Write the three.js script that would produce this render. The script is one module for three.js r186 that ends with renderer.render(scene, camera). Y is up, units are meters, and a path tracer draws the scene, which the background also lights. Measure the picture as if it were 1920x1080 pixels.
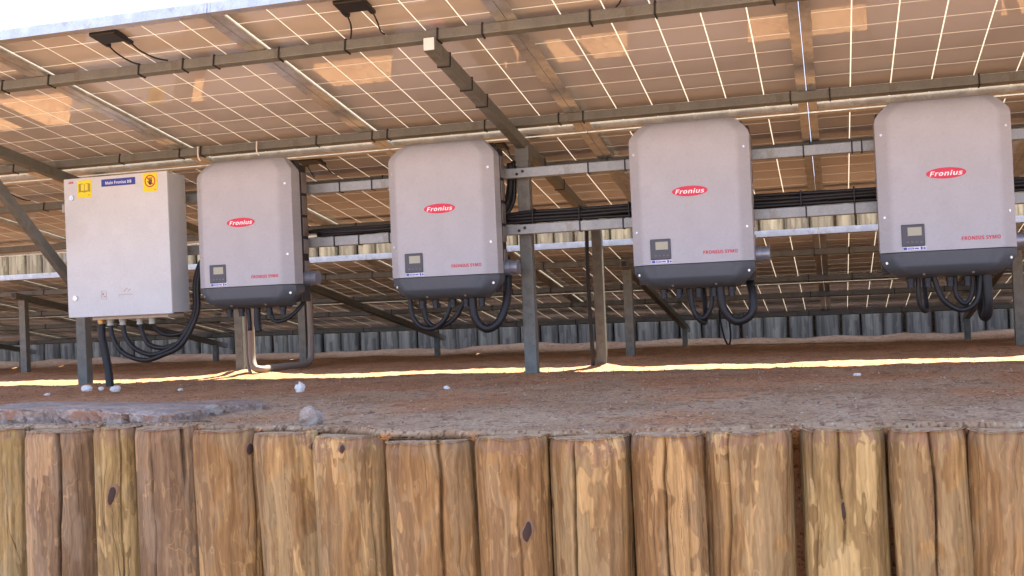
import * as THREE from 'three';
import { RoundedBoxGeometry } from 'three/addons/geometries/RoundedBoxGeometry.js';
import { mergeGeometries, mergeVertices, toCreasedNormals } from 'three/addons/utils/BufferGeometryUtils.js';
import { FontLoader } from 'three/addons/loaders/FontLoader.js';
import { TextGeometry } from 'three/addons/geometries/TextGeometry.js';

// World: x to the right along the panel rows, y up (0 = lens height), depth f runs away from the lens as z = -f.
const scene = new THREE.Scene();

// ---------------------------------------------------------------- camera
const camera = new THREE.PerspectiveCamera(29.51, 16 / 9, 0.05, 2000);
{
  const ex = new THREE.Vector3(0.95826507, -0.04324054, -0.28259213);
  const ey = new THREE.Vector3(0.04543498, 0.99896656, 0.00121342);
  const ez = new THREE.Vector3(0.28224761, -0.01400235, 0.9592394);
  camera.quaternion.setFromRotationMatrix(new THREE.Matrix4().makeBasis(ex, ey, ez));
  camera.position.set(0, 0, 0);
}
scene.add(camera);

// ---------------------------------------------------------------- sun, sky, exposure
const SUN = new THREE.Vector3(0.28, 1.66, -1).normalize();
const sun = new THREE.DirectionalLight(new THREE.Color(1.0, 0.89, 0.70), 5.0);
sun.position.copy(SUN).multiplyScalar(40);
sun.castShadow = true;
sun.shadow.mapSize.set(4096, 4096);
Object.assign(sun.shadow.camera, { left: -14, right: 14, top: 14, bottom: -14, near: 1, far: 90 });
scene.add(sun); scene.add(sun.target);

const skyTex = (() => {
  const W = 256, H = 128, d = new Float32Array(W * H * 4), v = new THREE.Vector3();
  for (let j = 0; j < H; j++) for (let i = 0; i < W; i++) {
    const el = ((j + 0.5) / H - 0.5) * Math.PI, az = ((i + 0.5) / W - 0.5) * 2 * Math.PI;
    v.set(Math.cos(el) * Math.cos(az), Math.sin(el), Math.cos(el) * Math.sin(az));
    const h = Math.max(0, Math.sin(el)), k = Math.pow(1 - h, 2.2);
    const g = Math.pow(Math.max(0, v.dot(SUN)), 6);
    const o = (j * W + i) * 4;
    d[o] = 0.175 + 0.155 * k + 0.22 * g;
    d[o + 1] = 0.235 + 0.175 * k + 0.20 * g;
    d[o + 2] = 0.42 + 0.13 * k + 0.15 * g;
    d[o + 3] = 1;
  }
  const t = new THREE.DataTexture(d, W, H, THREE.RGBAFormat, THREE.FloatType);
  t.mapping = THREE.EquirectangularReflectionMapping; t.magFilter = t.minFilter = THREE.LinearFilter; t.wrapS = THREE.RepeatWrapping; t.needsUpdate = true;
  return t;
})();
scene.background = skyTex; scene.environment = skyTex;

const renderer = new THREE.WebGLRenderer({ antialias: true });
renderer.toneMapping = THREE.LinearToneMapping;
renderer.toneMappingExposure = 5.0;
renderer.shadowMap.enabled = true;

// ---------------------------------------------------------------- helpers
let seed = 20240611;
const rnd = () => { seed = (seed * 1664525 + 1013904223) >>> 0; return seed / 4294967296; };
const rr = (a, b) => a + (b - a) * rnd();
const clamp = (x, a, b) => Math.min(b, Math.max(a, x));
const lerp = (a, b, t) => a + (b - a) * t;
const smooth = (a, b, x) => { const t = clamp((x - a) / (b - a), 0, 1); return t * t * (3 - 2 * t); };
const hash = (x, y, s) => { let n = (x * 374761393 + y * 668265263 + s * 2147483647) | 0; n = (n ^ (n >>> 13)) * 1274126177 | 0; return ((n ^ (n >>> 16)) >>> 0) / 4294967296; };
function vnoise(x, y, s = 1, px = 0, py = 0) {              // value noise, periodic when px / py are given
  const xi = Math.floor(x), yi = Math.floor(y), fx = x - xi, fy = y - yi;
  const w = (a, p) => p ? ((a % p) + p) % p : a;
  const a = hash(w(xi, px), w(yi, py), s), b = hash(w(xi + 1, px), w(yi, py), s), c = hash(w(xi, px), w(yi + 1, py), s), d = hash(w(xi + 1, px), w(yi + 1, py), s);
  const u = fx * fx * (3 - 2 * fx), v = fy * fy * (3 - 2 * fy);
  return a + (b - a) * u + (c - a) * v + (a - b - c + d) * u * v;
}
function fbm(x, y, s = 1, oct = 4, px = 0, py = 0) {
  let r = 0, a = 0.5, n = 0;
  for (let o = 0; o < oct; o++) { r += a * vnoise(x, y, s + o * 17, px, py); n += a; a *= 0.5; x *= 2; y *= 2; px *= 2; py *= 2; }
  return r / n;
}
const taken = {};
const numbered = n => { taken[n] = (taken[n] ?? -1) + 1; return taken[n] ? `${n}_${String(taken[n]).padStart(3, '0')}` : n; };
function obj(name, geo, mat, parent) {
  const m = new THREE.Mesh(Array.isArray(geo) ? mergeGeometries(geo.map(g => g.index ? g.toNonIndexed() : g)) : geo, mat);
  m.name = name; if (parent) parent.add(m); return m;
}
function thing(name, label, category, group, pos = [0, 0, 0]) {
  const g = new THREE.Group(); g.name = numbered(name); g.position.set(...pos);
  g.userData = { label, category }; if (group) g.userData.group = group;
  scene.add(g); return g;
}
function tag(m, label, category, group) {
  m.name = numbered(m.name); m.userData = { label, category }; if (group) m.userData.group = group; scene.add(m); return m;
}
function structure(m, name) { m.name = name; m.userData = { kind: 'structure' }; scene.add(m); return m; }
const box = (w, h, d, x = 0, y = 0, z = 0) => new THREE.BoxGeometry(w, h, d).translate(x, y, z);
const rbox = (w, h, d, r, x = 0, y = 0, z = 0) => new RoundedBoxGeometry(w, h, d, 1, r).translate(x, y, z);
function uvBox(g, s = 1) {                                   // box-projected uv in metres
  g = g.index ? g.toNonIndexed() : g; const p = g.attributes.position, n = g.attributes.normal, uv = new Float32Array(p.count * 2);
  for (let i = 0; i < p.count; i++) {
    const ax = Math.abs(n.getX(i)), ay = Math.abs(n.getY(i)), az = Math.abs(n.getZ(i));
    const x = p.getX(i), y = p.getY(i), z = p.getZ(i);
    if (ax >= ay && ax >= az) { uv[2 * i] = z * s; uv[2 * i + 1] = y * s; } else if (ay >= az) { uv[2 * i] = x * s; uv[2 * i + 1] = z * s; } else { uv[2 * i] = x * s; uv[2 * i + 1] = y * s; }
  }
  g.setAttribute('uv', new THREE.BufferAttribute(uv, 2)); return g;
}
function bar(a, b, w, h, roll = 0) {                          // a square tube from a to b, w across, h high
  const A = new THREE.Vector3(...a), B = new THREE.Vector3(...b), L = A.distanceTo(B);
  const g = uvBox(rbox(w, h, L, Math.min(w, h) * 0.09));
  const z = B.clone().sub(A).normalize(), up = Math.abs(z.y) > 0.95 ? new THREE.Vector3(0, 0, -1) : new THREE.Vector3(0, 1, 0);
  const x = up.clone().cross(z).normalize(), y = z.clone().cross(x);
  g.applyMatrix4(new THREE.Matrix4().makeBasis(x, y, z).setPosition(A.add(B).multiplyScalar(0.5)));
  return g;
}
function hose(pts, r, ribPitch = 0, radial = 10, ribDepth = 0.13) {   // swept tube; ribbed like corrugated conduit when ribPitch > 0
  const c = new THREE.CatmullRomCurve3(pts.map(p => new THREE.Vector3(...p)), false, 'centripetal');
  const L = c.getLength(), n = Math.max(8, Math.ceil(L / (ribPitch ? ribPitch / 2 : 0.015)));
  const fr = c.computeFrenetFrames(n, false), pos = [], uv = [], idx = [], P = new THREE.Vector3();
  for (let i = 0; i <= n; i++) {
    c.getPointAt(i / n, P); const rad = r * (ribPitch && i % 2 ? 1 - ribDepth : 1);
    for (let k = 0; k <= radial; k++) {
      const a = k / radial * Math.PI * 2, N = fr.normals[i], B = fr.binormals[i];
      pos.push(P.x + rad * (Math.cos(a) * N.x + Math.sin(a) * B.x), P.y + rad * (Math.cos(a) * N.y + Math.sin(a) * B.y), P.z + rad * (Math.cos(a) * N.z + Math.sin(a) * B.z));
      uv.push(k / radial, i / n * L);
      if (i < n && k < radial) { const q = i * (radial + 1) + k; idx.push(q, q + 1, q + radial + 1, q + 1, q + radial + 2, q + radial + 1); }
    }
  }
  for (const e of [0, n]) {                                   // end caps
    c.getPointAt(e / n, P); const ci = pos.length / 3; pos.push(P.x, P.y, P.z); uv.push(0, 0);
    for (let k = 0; k < radial; k++) { const q = e * (radial + 1) + k; e ? idx.push(q, q + 1, ci) : idx.push(q + 1, q, ci); }
  }
  const g = new THREE.BufferGeometry();
  g.setAttribute('position', new THREE.Float32BufferAttribute(pos, 3)); g.setAttribute('uv', new THREE.Float32BufferAttribute(uv, 2));
  g.setIndex(idx); g.computeVertexNormals(); return g;
}
function tex(W, H, fn, srgb = true) {
  const d = new Uint8Array(W * H * 4);
  for (let j = 0; j < H; j++) for (let i = 0; i < W; i++) { const c = fn(i / W, j / H), o = (j * W + i) * 4; d[o] = clamp(c[0], 0, 255); d[o + 1] = clamp(c[1], 0, 255); d[o + 2] = clamp(c[2], 0, 255); d[o + 3] = 255; }
  const t = new THREE.DataTexture(d, W, H); t.wrapS = t.wrapT = THREE.RepeatWrapping; t.magFilter = THREE.LinearFilter; t.minFilter = THREE.LinearMipmapLinearFilter; t.generateMipmaps = true;
  if (srgb) t.colorSpace = THREE.SRGBColorSpace; t.needsUpdate = true; return t;
}
function canvasTex(w, h, draw) {
  const c = document.createElement('canvas'); c.width = w; c.height = h; draw(c.getContext('2d'), w, h);
  const t = new THREE.CanvasTexture(c); t.colorSpace = THREE.SRGBColorSpace; t.anisotropy = 8; return t;
}
const lin = (r, g, b) => new THREE.Color().setRGB(r, g, b);
const std = (c, rough, metal = 0, extra = {}) => new THREE.MeshStandardMaterial({ color: c, roughness: rough, metalness: metal, ...extra });
const mixc = (a, b, t) => [lerp(a[0], b[0], t), lerp(a[1], b[1], t), lerp(a[2], b[2], t)];

// ---------------------------------------------------------------- materials
const steelTex = tex(512, 512, (u, v) => {
  const n = fbm(u * 10, v * 10, 3, 4, 10, 10), f = fbm(u * 90, v * 90, 9, 2, 90, 90), r = smooth(0.68, 0.78, fbm(u * 14, v * 14, 31, 4, 14, 14));
  const g = 214 + (n - 0.5) * 44 + (f - 0.5) * 22; return mixc([g, g, g], [176, 160, 140], r * 0.35);
});
steelTex.repeat.set(2.2, 2.2);
const M = {};
M.steel = std(lin(0.255, 0.265, 0.235), 0.55, 0.3, { map: steelTex });
M.rail = std(lin(0.48, 0.53, 0.53), 0.45, 0.35, { map: steelTex });
M.alu = std(lin(0.90, 0.90, 0.88), 0.34, 0.75, { map: steelTex });
M.black = std(lin(0.016, 0.016, 0.019), 0.5);
M.hose = std(lin(0.011, 0.011, 0.012), 0.5);
M.tie = std(lin(0.012, 0.012, 0.013), 0.55);
M.whiteTie = std(lin(0.75, 0.74, 0.7), 0.5);
const speck = tex(512, 512, (u, v) => { const a = fbm(u * 7, v * 7, 5, 4, 7, 7), b = fbm(u * 120, v * 120, 12, 1, 120, 120), s = smooth(0.66, 0.74, fbm(u * 26, v * 26, 77, 3, 26, 26)); const g = 240 + (a - 0.5) * 12 + (b - 0.5) * 8; return mixc([g, g, g], [206, 192, 178], s * 0.08); });
M.cover = std(lin(0.53, 0.555, 0.595), 0.5, 0, { map: speck });
M.lower = std(lin(0.098, 0.122, 0.145), 0.5, 0, { map: speck });
M.cabinet = std(lin(0.71, 0.765, 0.785), 0.42, 0, { map: speck });
M.cell = [0, 1, 2].map(i => new THREE.MeshPhysicalMaterial({ color: lin(0.51 + i * 0.016, 0.49 + i * 0.014, 0.49 + i * 0.012), roughness: 0.75, clearcoat: 1, clearcoatRoughness: 0.02 }));
M.sheet = new THREE.MeshPhysicalMaterial({ color: lin(0.86, 0.78, 0.64), roughness: 1, transmission: 0.19, thickness: 0 });

// ---------------------------------------------------------------- terrain
// front line of the near log wall: [x, f] of the log edges at the top
const EDGES = [[-3.35, 3.0], [-3.12, 2.98], [-2.92, 2.97], [-2.718, 2.955], [-2.556, 2.943], [-2.286, 2.924], [-2.13, 2.95], [-1.897, 2.896], [-1.673, 2.855], [-1.425, 2.79], [-1.197, 2.70], [-0.923, 2.645], [-0.726, 2.66], [-0.515, 2.69], [-0.33, 2.70], [-0.105, 2.74], [0.101, 2.733], [0.282, 2.721], [0.448, 2.709], [0.64, 2.70], [0.85, 2.70]];
function frontLine(x) {
  if (x <= EDGES[0][0]) return EDGES[0][1];
  for (let i = 1; i < EDGES.length; i++) if (x <= EDGES[i][0]) return lerp(EDGES[i - 1][1], EDGES[i][1], (x - EDGES[i - 1][0]) / (EDGES[i][0] - EDGES[i - 1][0]));
  return EDGES[EDGES.length - 1][1];
}
const POSTS = [-6.3, -3.85, -1.375, 1.09].flatMap(x => [[x, 4.955], [x, 6.555], [x + 0.03, 7.37]]).concat([[-3.52, 4.72]]);
function groundY(x, f) {
  let y = -0.344 + 0.012 * (1 - smooth(0.05, 0.3, f - frontLine(x)));
  y -= 0.065 * smooth(4.9, 6.1, f);
  y += 0.03 * smooth(7.2, 8.5, f) * (fbm(x * 0.9, 2, 41, 3) * 1.5 - 0.6);
  y -= 0.10 * smooth(8.6, 9.6, f);
  y += (0.02 + 0.10 * fbm(x * 1.3, 7, 55, 3)) * smooth(9.7, 10.85, f);
  const rough = 0.4 + 0.6 * smooth(2.9, 4.2, f);
  y += (fbm(x * 1.3, f * 1.3, 61, 3) - 0.5) * 0.03 * rough + (fbm(x * 7, f * 7, 63, 3) - 0.5) * 0.008 + (fbm(x * 28, f * 28, 67, 2) - 0.5) * 0.010;
  y += 0.03 * Math.exp(-(((x + 3.8) / 0.3) ** 2) - (((f - 6.55) / 0.2) ** 2));
  for (const [px, pf] of POSTS) { const d2 = ((x - px) ** 2 + (f - pf) ** 2) / 0.011; if (d2 < 9) y += 0.018 * Math.exp(-d2) * (0.5 + fbm(x * 20, f * 20, 73, 2)); }
  return y;
}
const soilTex = tex(1024, 1024, (u, v) => {
  const big = fbm(u * 5, v * 5, 101, 4, 5, 5), mid = fbm(u * 40, v * 40, 103, 3, 40, 40), fine = fbm(u * 230, v * 230, 107, 2, 230, 230);
  let c = mixc([178, 132, 94], [194, 152, 116], smooth(0.35, 0.65, big));
  c = mixc(c, [140, 98, 70], smooth(0.56, 0.74, mid) * 0.6);
  c = mixc(c, [214, 184, 152], smooth(0.68, 0.80, fine) * 0.5);
  c = mixc(c, [98, 68, 50], smooth(0.34, 0.22, fine) * 0.55);
  const g = (fine - 0.5) * 28; return [c[0] + g, c[1] + g, c[2] + g];
});
const soilBump = tex(1024, 1024, (u, v) => { const a = fbm(u * 40, v * 40, 103, 3, 40, 40), b = fbm(u * 230, v * 230, 107, 2, 230, 230), g = 255 * (0.55 * a + 0.45 * b); return [g, g, g]; }, false);
M.soil = std(lin(0.88, 0.92, 0.90), 0.95, 0, { map: soilTex, bumpMap: soilBump, bumpScale: 0.004 });
{
  const xs = []; for (const x of [-60, -40, -26, -18, -13.5, -11.5]) xs.push(x);
  for (let x = -10.4; x < 2.6; x += 0.04) xs.push(x);
  for (const x of [3.2, 4.2, 6, 9, 14, 24, 40, 60]) xs.push(x);
  const NF = 230, pos = [], uv = [], idx = [], nx = xs.length;
  const col = [];
  for (let j = -2; j <= NF; j++) for (const x of xs) {
    const f0 = frontLine(x) + 0.045 + 0.05 * fbm(x * 9, 3, 91, 3), t = Math.max(0, j) / NF, f = j === -2 ? frontLine(x) + 0.20 : j === -1 ? frontLine(x) + 0.17 : f0 + (11.15 - f0) * Math.pow(t, 1.15);
    const y = j === -2 ? -1.9 : j === -1 ? -0.40 : j === 0 ? -0.352 : groundY(x, f);
    pos.push(x, y, -f); uv.push(x / 1.6, j === -2 ? (f - 1.6) / 1.6 : f / 1.6);
    // two soils: pale grit washed up behind the log wall, red-brown earth beyond, meeting in ragged patches
    const grit = j < 0 ? 0 : smooth(-0.05, 0.05, fbm(x * 2.2, f * 3.2, 95, 5) - 0.5 + 0.16 * (3.75 - f));
    col.push(lerp(0.88, 0.80, grit), lerp(0.80, 0.90, grit), lerp(0.72, 0.98, grit));
  }
  for (let j = 0; j <= NF + 1; j++) for (let i = 0; i < nx - 1; i++) { const a = j * nx + i, b = a + 1, c = a + nx, d = c + 1; idx.push(a, b, c, b, d, c); }
  const g = new THREE.BufferGeometry(); g.setAttribute('position', new THREE.Float32BufferAttribute(pos, 3)); g.setAttribute('uv', new THREE.Float32BufferAttribute(uv, 2)); g.setAttribute('color', new THREE.Float32BufferAttribute(col, 3)); g.setIndex(idx); g.computeVertexNormals();
  const earth = M.soil.clone(); earth.vertexColors = true;
  structure(obj('terrace_soil', g, earth), 'terrace_soil');
  const farSoil = M.soil.clone(); 
  const low = new THREE.PlaneGeometry(900, 900, 1, 1).rotateX(-Math.PI / 2).translate(0, -1.75, 0);
  const u2 = low.attributes.uv; for (let i = 0; i < u2.count; i++) u2.setXY(i, u2.getX(i) * 560, u2.getY(i) * 560);
  structure(obj('ground', low, farSoil), 'ground');
  const up = new THREE.BoxGeometry(500, 3.0, 380).translate(0, 1.12 - 1.5, -11.15 - 190); uvBox(up);
  structure(obj('upper_terrace', uvBox(up, 0.62), farSoil), 'upper_terrace');
}

// ---------------------------------------------------------------- log walls
const barkTex = [0, 1, 2, 3].map(k => tex(512, 1024, (u, v) => {        // 0.64 m round by 1.28 m up
  const s = 200 + k * 31, w1 = fbm(u * 12, v * 12, s + 3, 3, 12, 12) - 0.5, w2 = fbm(u * 40, v * 24, s + 4, 2, 40, 24) - 0.5, uu = u + w1 * 0.05;
  const grain = fbm(uu * 96, v * 5, s, 3, 96, 5), streak = fbm(uu * 26, v * 2, s + 5, 4, 26, 2), mott = fbm(u * 8 + w1, v * 8 + w1, s + 9, 5, 8, 8);
  const pal = [[[170, 140, 98], [140, 111, 75], [198, 168, 122], [156, 134, 104]], [[178, 150, 106], [148, 120, 82], [204, 176, 130], [162, 144, 112]], [[158, 135, 110], [130, 109, 88], [190, 164, 134], [146, 129, 112]], [[178, 159, 114], [150, 130, 90], [204, 184, 140], [166, 152, 118]]][k];
  let c = mixc(pal[0], pal[1], smooth(0.38, 0.66, streak));
  c = mixc(c, pal[3], smooth(0.46, 0.58, mott) * 0.9);
  c = mixc(c, pal[1], smooth(0.46, 0.34, mott) * 0.55);
  const pq = fbm(u * 9 + w1 * 1.0 + w2 * 0.3, v * 3 + w1 * 1.0 + w2 * 0.5, s + 21, 4, 9, 3), pe = smooth(0.615, 0.65, pq), rim = smooth(0.59, 0.615, pq) * (1 - pe);
  c = mixc(c, pal[1], rim * 0.3); c = mixc(c, pal[2], pe * (0.5 + 0.4 * grain));
  const rag = smooth(0.60, 0.615, fbm(u * 15 + w2 * 0.8, v * 5 + w1, s + 27, 4, 15, 5)); c = mixc(c, mixc(pal[1], [96, 70, 48], 0.4), rag * 0.5 * (1 - pe));
  const chip = smooth(0.70, 0.715, fbm(u * 44, v * 22, s + 33, 3, 44, 22)); c = mixc(c, [212, 184, 142], chip * 0.3);
  const ln = Math.abs(fbm(uu * 15, v * 1, s + 41, 2, 15, 1) - 0.5), ck = smooth(0.008, 0.002, ln) * smooth(0.42, 0.55, fbm(u * 5, v * 4, s + 43, 2, 5, 4)); c = mixc(c, [62, 44, 32], ck * 0.6);
  const sc = smooth(0.006, 0.002, Math.abs(fbm(u * 9 + v * 4, v * 9, s + 45, 3, 0, 0) - 0.5)) * smooth(0.55, 0.65, fbm(u * 6, v * 6, s + 47, 2, 6, 6)); c = mixc(c, [206, 178, 136], sc * 0.5);
  const soil = smooth(0.0, 0.012, v - 0.966 + 0.11 * (fbm(u * 12, v * 16, s + 51, 4, 12, 16) - 0.5)) * smooth(0.40, 0.5, fbm(u * 60, v * 90, s + 53, 3, 60, 90)); c = mixc(c, [150, 122, 102], soil * 0.8);
  const g = (grain - 0.5) * 50 + (fbm(u * 250, v * 60, s + 61, 2, 250, 60) - 0.5) * 26; return [c[0] + g, c[1] + g * 0.92, c[2] + g * 0.8];
}));
const barkBump = tex(512, 1024, (u, v) => {
  const wob = (fbm(u * 6, v * 5, 303, 3, 6, 5) - 0.5) * 0.05, uu = u + wob;
  const g = 255 * (0.4 * fbm(uu * 70, v * 5, 300, 3, 70, 5) + 0.35 * fbm(uu * 22, v * 2, 305, 4, 22, 2) + 0.25 * smooth(0.57, 0.61, fbm(u * 9 + wob * 8, v * 4, 321, 4, 9, 4)));
  return [g, g, g];
}, false);
M.log = barkTex.map(t => std(lin(0.68, 0.69, 0.60), 0.85, 0, { map: t, bumpMap: barkBump, bumpScale: 0.006 }));
const endTex = tex(256, 256, (u, v) => { const r = Math.hypot(u - 0.5, v - 0.5), ring = 0.5 + 0.5 * Math.sin(r * 120 + 6 * fbm(u * 6, v * 6, 401, 3)), d = fbm(u * 18, v * 18, 405, 4); let c = mixc([196, 170, 134], [166, 138, 104], ring * 0.6); c = mixc(c, [150, 112, 88], smooth(0.45, 0.62, d) * 0.8); return c; });
M.logEnd = std(lin(0.8, 0.76, 0.72), 0.9, 0, { map: endTex });
M.knot = std(lin(0.035, 0.022, 0.018), 0.85);
M.knotRim = std(lin(0.17, 0.115, 0.07), 0.85);

function logGeo(r, y0, y1, s, cracks, seg, rings) {          // a barked pole with real splits; local axis at x = z = 0, crack angles measured from the lens side
  const pos = [], uv = [], idx = [], ou = s * 0.0883;
  const radius = (a, y) => {
    let q = r * (1 + (fbm(Math.cos(a) * 1.6 + 9, y * 2.2 + Math.sin(a) * 1.6, s, 3) - 0.5) * 0.10);
    q += (fbm(Math.cos(a) * 5 + 9, y * 1.5 + Math.sin(a) * 5, s + 5, 3) - 0.5) * 0.010;
    for (const [ca, w, dep, ya, yb, dr] of cracks) {
      const c = Math.PI + ca + dr * (y1 - y) + (fbm(y * 9, 3, s + 11, 2) - 0.5) * 0.16; let da = Math.atan2(Math.sin(a - c), Math.cos(a - c));
      const e = smooth(ya - 0.1, ya, y) * (1 - smooth(yb, yb + 0.1, y)); q -= dep * e * Math.exp(-((da / Math.max(w * 0.55, 5.5 / seg)) ** 2));
    }
    const top = y1 - y; if (top < 0.03) q -= 0.007 * (1 - top / 0.03) ** 2 + (fbm(a * 6, y * 30, s + 3, 2) - 0.35) * 0.007 * (1 - top / 0.03);
    return q;
  };
  for (let j = 0; j <= rings; j++) {
    const y = lerp(y1, y0, Math.pow(j / rings, 1.25));
    for (let i = 0; i <= seg; i++) {
      const a = i / seg * 2 * Math.PI, q = radius(a === 2 * Math.PI ? 0 : a, y), th = a + Math.PI;   // seam at the back
      pos.push(q * Math.sin(th), y + (j ? 0 : (fbm(Math.sin(th) * 3 + 5, Math.cos(th) * 3, s + 8, 2) - 0.5) * 0.012), q * Math.cos(th)); uv.push(ou + a * r / 0.64, 0.995 - (y1 - y) / 1.28 * 0.98);
      if (j < rings && i < seg) { const p = j * (seg + 1) + i; idx.push(p, p + seg + 1, p + 1, p + 1, p + seg + 1, p + seg + 2); }
    }
  }
  const g = new THREE.BufferGeometry(); g.setAttribute('position', new THREE.Float32BufferAttribute(pos, 3)); g.setAttribute('uv', new THREE.Float32BufferAttribute(uv, 2)); g.setIndex(idx); g.computeVertexNormals();
  return { g, radius };
}
{
  const wall = thing('log_retaining_wall', 'front retaining wall of upright peeled brown logs holding up the soil', 'log wall', null, [-1.2, -1.75, -2.85]);
  const CR = {   // by index in EDGES: cracks as [angle from lens side, width, depth, y bottom, y top, drift]
    4: [[-0.25, 0.05, 0.03, -1.5, -0.3, -0.12]], 6: [[0.22, 0.07, 0.028, -0.44, -0.3, 0], [-0.7, 0.04, 0.015, -1.4, -0.4, 0]], 7: [[0.5, 0.03, 0.01, -0.9, -0.45, 0]], 8: [[0.55, 0.035, 0.014, -1.2, -0.34, -0.1]],
    10: [[0.06, 0.03, 0.026, -1.5, -0.3, -0.18]], 12: [[-0.42, 0.045, 0.03, -1.5, -0.42, -0.22]], 13: [[-0.12, 0.05, 0.024, -1.5, -0.4, -0.1], [0.5, 0.03, 0.01, -0.9, -0.5, 0]],
    14: [[-0.52, 0.03, 0.022, -1.5, -0.3, -0.1]], 15: [[-0.05, 0.022, 0.018, -0.56, -0.36, -0.1], [-0.75, 0.03, 0.012, -0.7, -0.34, 0]], 16: [[0.12, 0.03, 0.024, -0.62, -0.37, -0.2]], 9: [[0.3, 0.03, 0.01, -1.2, -0.5, 0]], 11: [[0.1, 0.03, 0.010, -1.0, -0.45, 0]], 5: [[0.05, 0.03, 0.010, -1.2, -0.36, 0]],
  };
  const KN = { 5: [[-0.35, -0.545, 0.012, 0.034]], 7: [[0.45, -0.40, 0.012, 0.014]], 8: [[0.35, -0.385, 0.012, 0.012]], 9: [[-0.35, -0.375, 0.009, 0.009]], 15: [[-0.05, -0.53, 0.010, 0.020]], 11: [[0.28, -0.575, 0.011, 0.026]] };
  const tint = [2, 2, 2, 3, 2, 3, 2, 0, 1, 1, 0, 0, 1, 0, 1, 3, 1, 0, 3, 1];
  const LEAN = { 4: 0.03, 6: 0.05, 7: 0.06, 8: 0.085, 9: 0.05, 10: 0.07, 11: 0.055, 12: 0.045, 13: 0.05, 14: 0.03, 15: 0.05, 16: 0.06, 17: 0.04 };
  const spans = EDGES.slice(1).map((e, i) => [EDGES[i], e]);
  for (let k = 0, x = -3.35; k < 7; k++) { const w = rr(0.18, 0.23); spans.push([[x - w, 3.0], [x, 3.0]]); x -= w; }
  for (let k = 0, x = 0.85; k < 9; k++) { const w = rr(0.18, 0.23); spans.push([[x, 2.70], [x + w, 2.70]]); x += w; }
  for (let i = 0; i < spans.length; i++) {
    const [[xa, fa], [xb, fb]] = spans[i], gap = i === 14 ? 0.007 : 0.002;
    const r = Math.hypot(xb - xa, fb - fa) / 2 - gap, cx = (xa + xb) / 2, cf = (fa + fb) / 2 + r * 0.75;
    const top = -0.341 + ([0, 0, 0, 0.002, -0.004, 0.006, 0.004, 0, -0.001, -0.004, -0.01, 0.002, -0.004, 0.0, 0.004, 0.006, 0.003, 0.002, 0, 0][i] ?? 0);
    const { g, radius } = logGeo(r, -1.80, top, 500 + i * 7, CR[i] || [], 230, 46);
    const m = M.log[tint[i] ?? i % 4], lg = obj(numbered('log'), g, m, wall);
    const turn = Math.atan2(cx, cf);                           // the crack angles face the lens side
    lg.position.set(cx - wall.position.x, -wall.position.y, -cf - wall.position.z);
    lg.rotation.set(0, -turn, LEAN[i] ? Math.atan(LEAN[i] - 0.045) : rr(-0.02, 0.02), 'ZYX');
    const cap = new THREE.CircleGeometry(r * 0.985, 40).rotateX(-Math.PI / 2), cp = cap.attributes.position;
    for (let q = 0; q < cp.count; q++) cp.setY(q, top - 0.004 + (fbm(cp.getX(q) * 20 + i * 9, cp.getZ(q) * 20, 71, 3) - 0.5) * 0.012);
    cap.computeVertexNormals(); obj('log_end', cap, M.logEnd, lg);
    for (const [ka, ky, kw, kh] of KN[i] || []) {
      const q = radius(Math.PI + ka, ky);                      // th = a + pi, so the lens side is a = pi
      const rim = new THREE.SphereGeometry(1, 16, 10).scale(kw * 1.5, kh * 1.35, 0.004), core = new THREE.SphereGeometry(1, 16, 10).scale(kw, kh, 0.005);
      for (const gg of [rim, core]) { const p = gg.attributes.position; for (let n = 0; n < p.count; n++) { const k = 0.65 + 0.8 * fbm(p.getX(n) * 60 + i, p.getY(n) * 50, 77, 3); p.setX(n, p.getX(n) * k + p.getY(n) * 0.18); p.setY(n, p.getY(n) * (0.6 + 0.8 * fbm(p.getX(n) * 70, 4 + i, 79, 3))); } gg.computeVertexNormals(); }
      const place = (gg, out) => gg.translate(0, 0, q + out).rotateY(ka).translate(0, ky, 0);
      const k0 = obj('knot', [place(rim, -0.002)], M.knotRim, lg); k0.geometry.computeVertexNormals();
      obj('knot', place(core, -0.0005), M.knot, lg);
    }
  }
  // far wall behind the lower array
  const farTex = tex(256, 512, (u, v) => { const a = fbm(u * 24, v * 2, 611, 4, 24, 2), b = fbm(u * 6, v * 3, 617, 4, 6, 3), p = smooth(0.56, 0.59, fbm(u * 10, v * 4, 619, 4, 10, 4)); let c = mixc([146, 140, 126], [108, 103, 92], smooth(0.35, 0.65, a)); c = mixc(c, [126, 129, 118], smooth(0.5, 0.7, b) * 0.6); c = mixc(c, [174, 168, 152], p * 0.5); return c; });
  const fm = [0, 1, 2].map(k => std(lin(0.76 - k * 0.1, 0.72 - k * 0.1, 0.64 - k * 0.08), 0.85, 0, { map: farTex, bumpMap: barkBump, bumpScale: 0.004 }));
  const fw = thing('log_retaining_wall', 'far retaining wall of pale greyish upright logs behind the lower panel array', 'log wall', null, [-4, -0.6, -10.95]);
  let x = -10.4, n = 0;
  while (x < 2.6) {
    const r = rr(0.085, 0.118); x += r;
    const { g } = logGeo(r, -0.75, 1.06 + rr(0, 0.14), 900 + n * 5, n % 3 ? [] : [[rr(-0.6, 0.6), 0.07, 0.012, -0.6, 1.1, 0]], 22, 16);
    const m = obj(numbered('log'), g, fm[Math.floor(rnd() * 3)], fw); m.position.set(x + 4, 0.6, rr(-0.03, 0.03)); m.rotation.z = rr(-0.018, 0.018);
    x += r + rr(0.0, 0.02); n++;
  }
}

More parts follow.
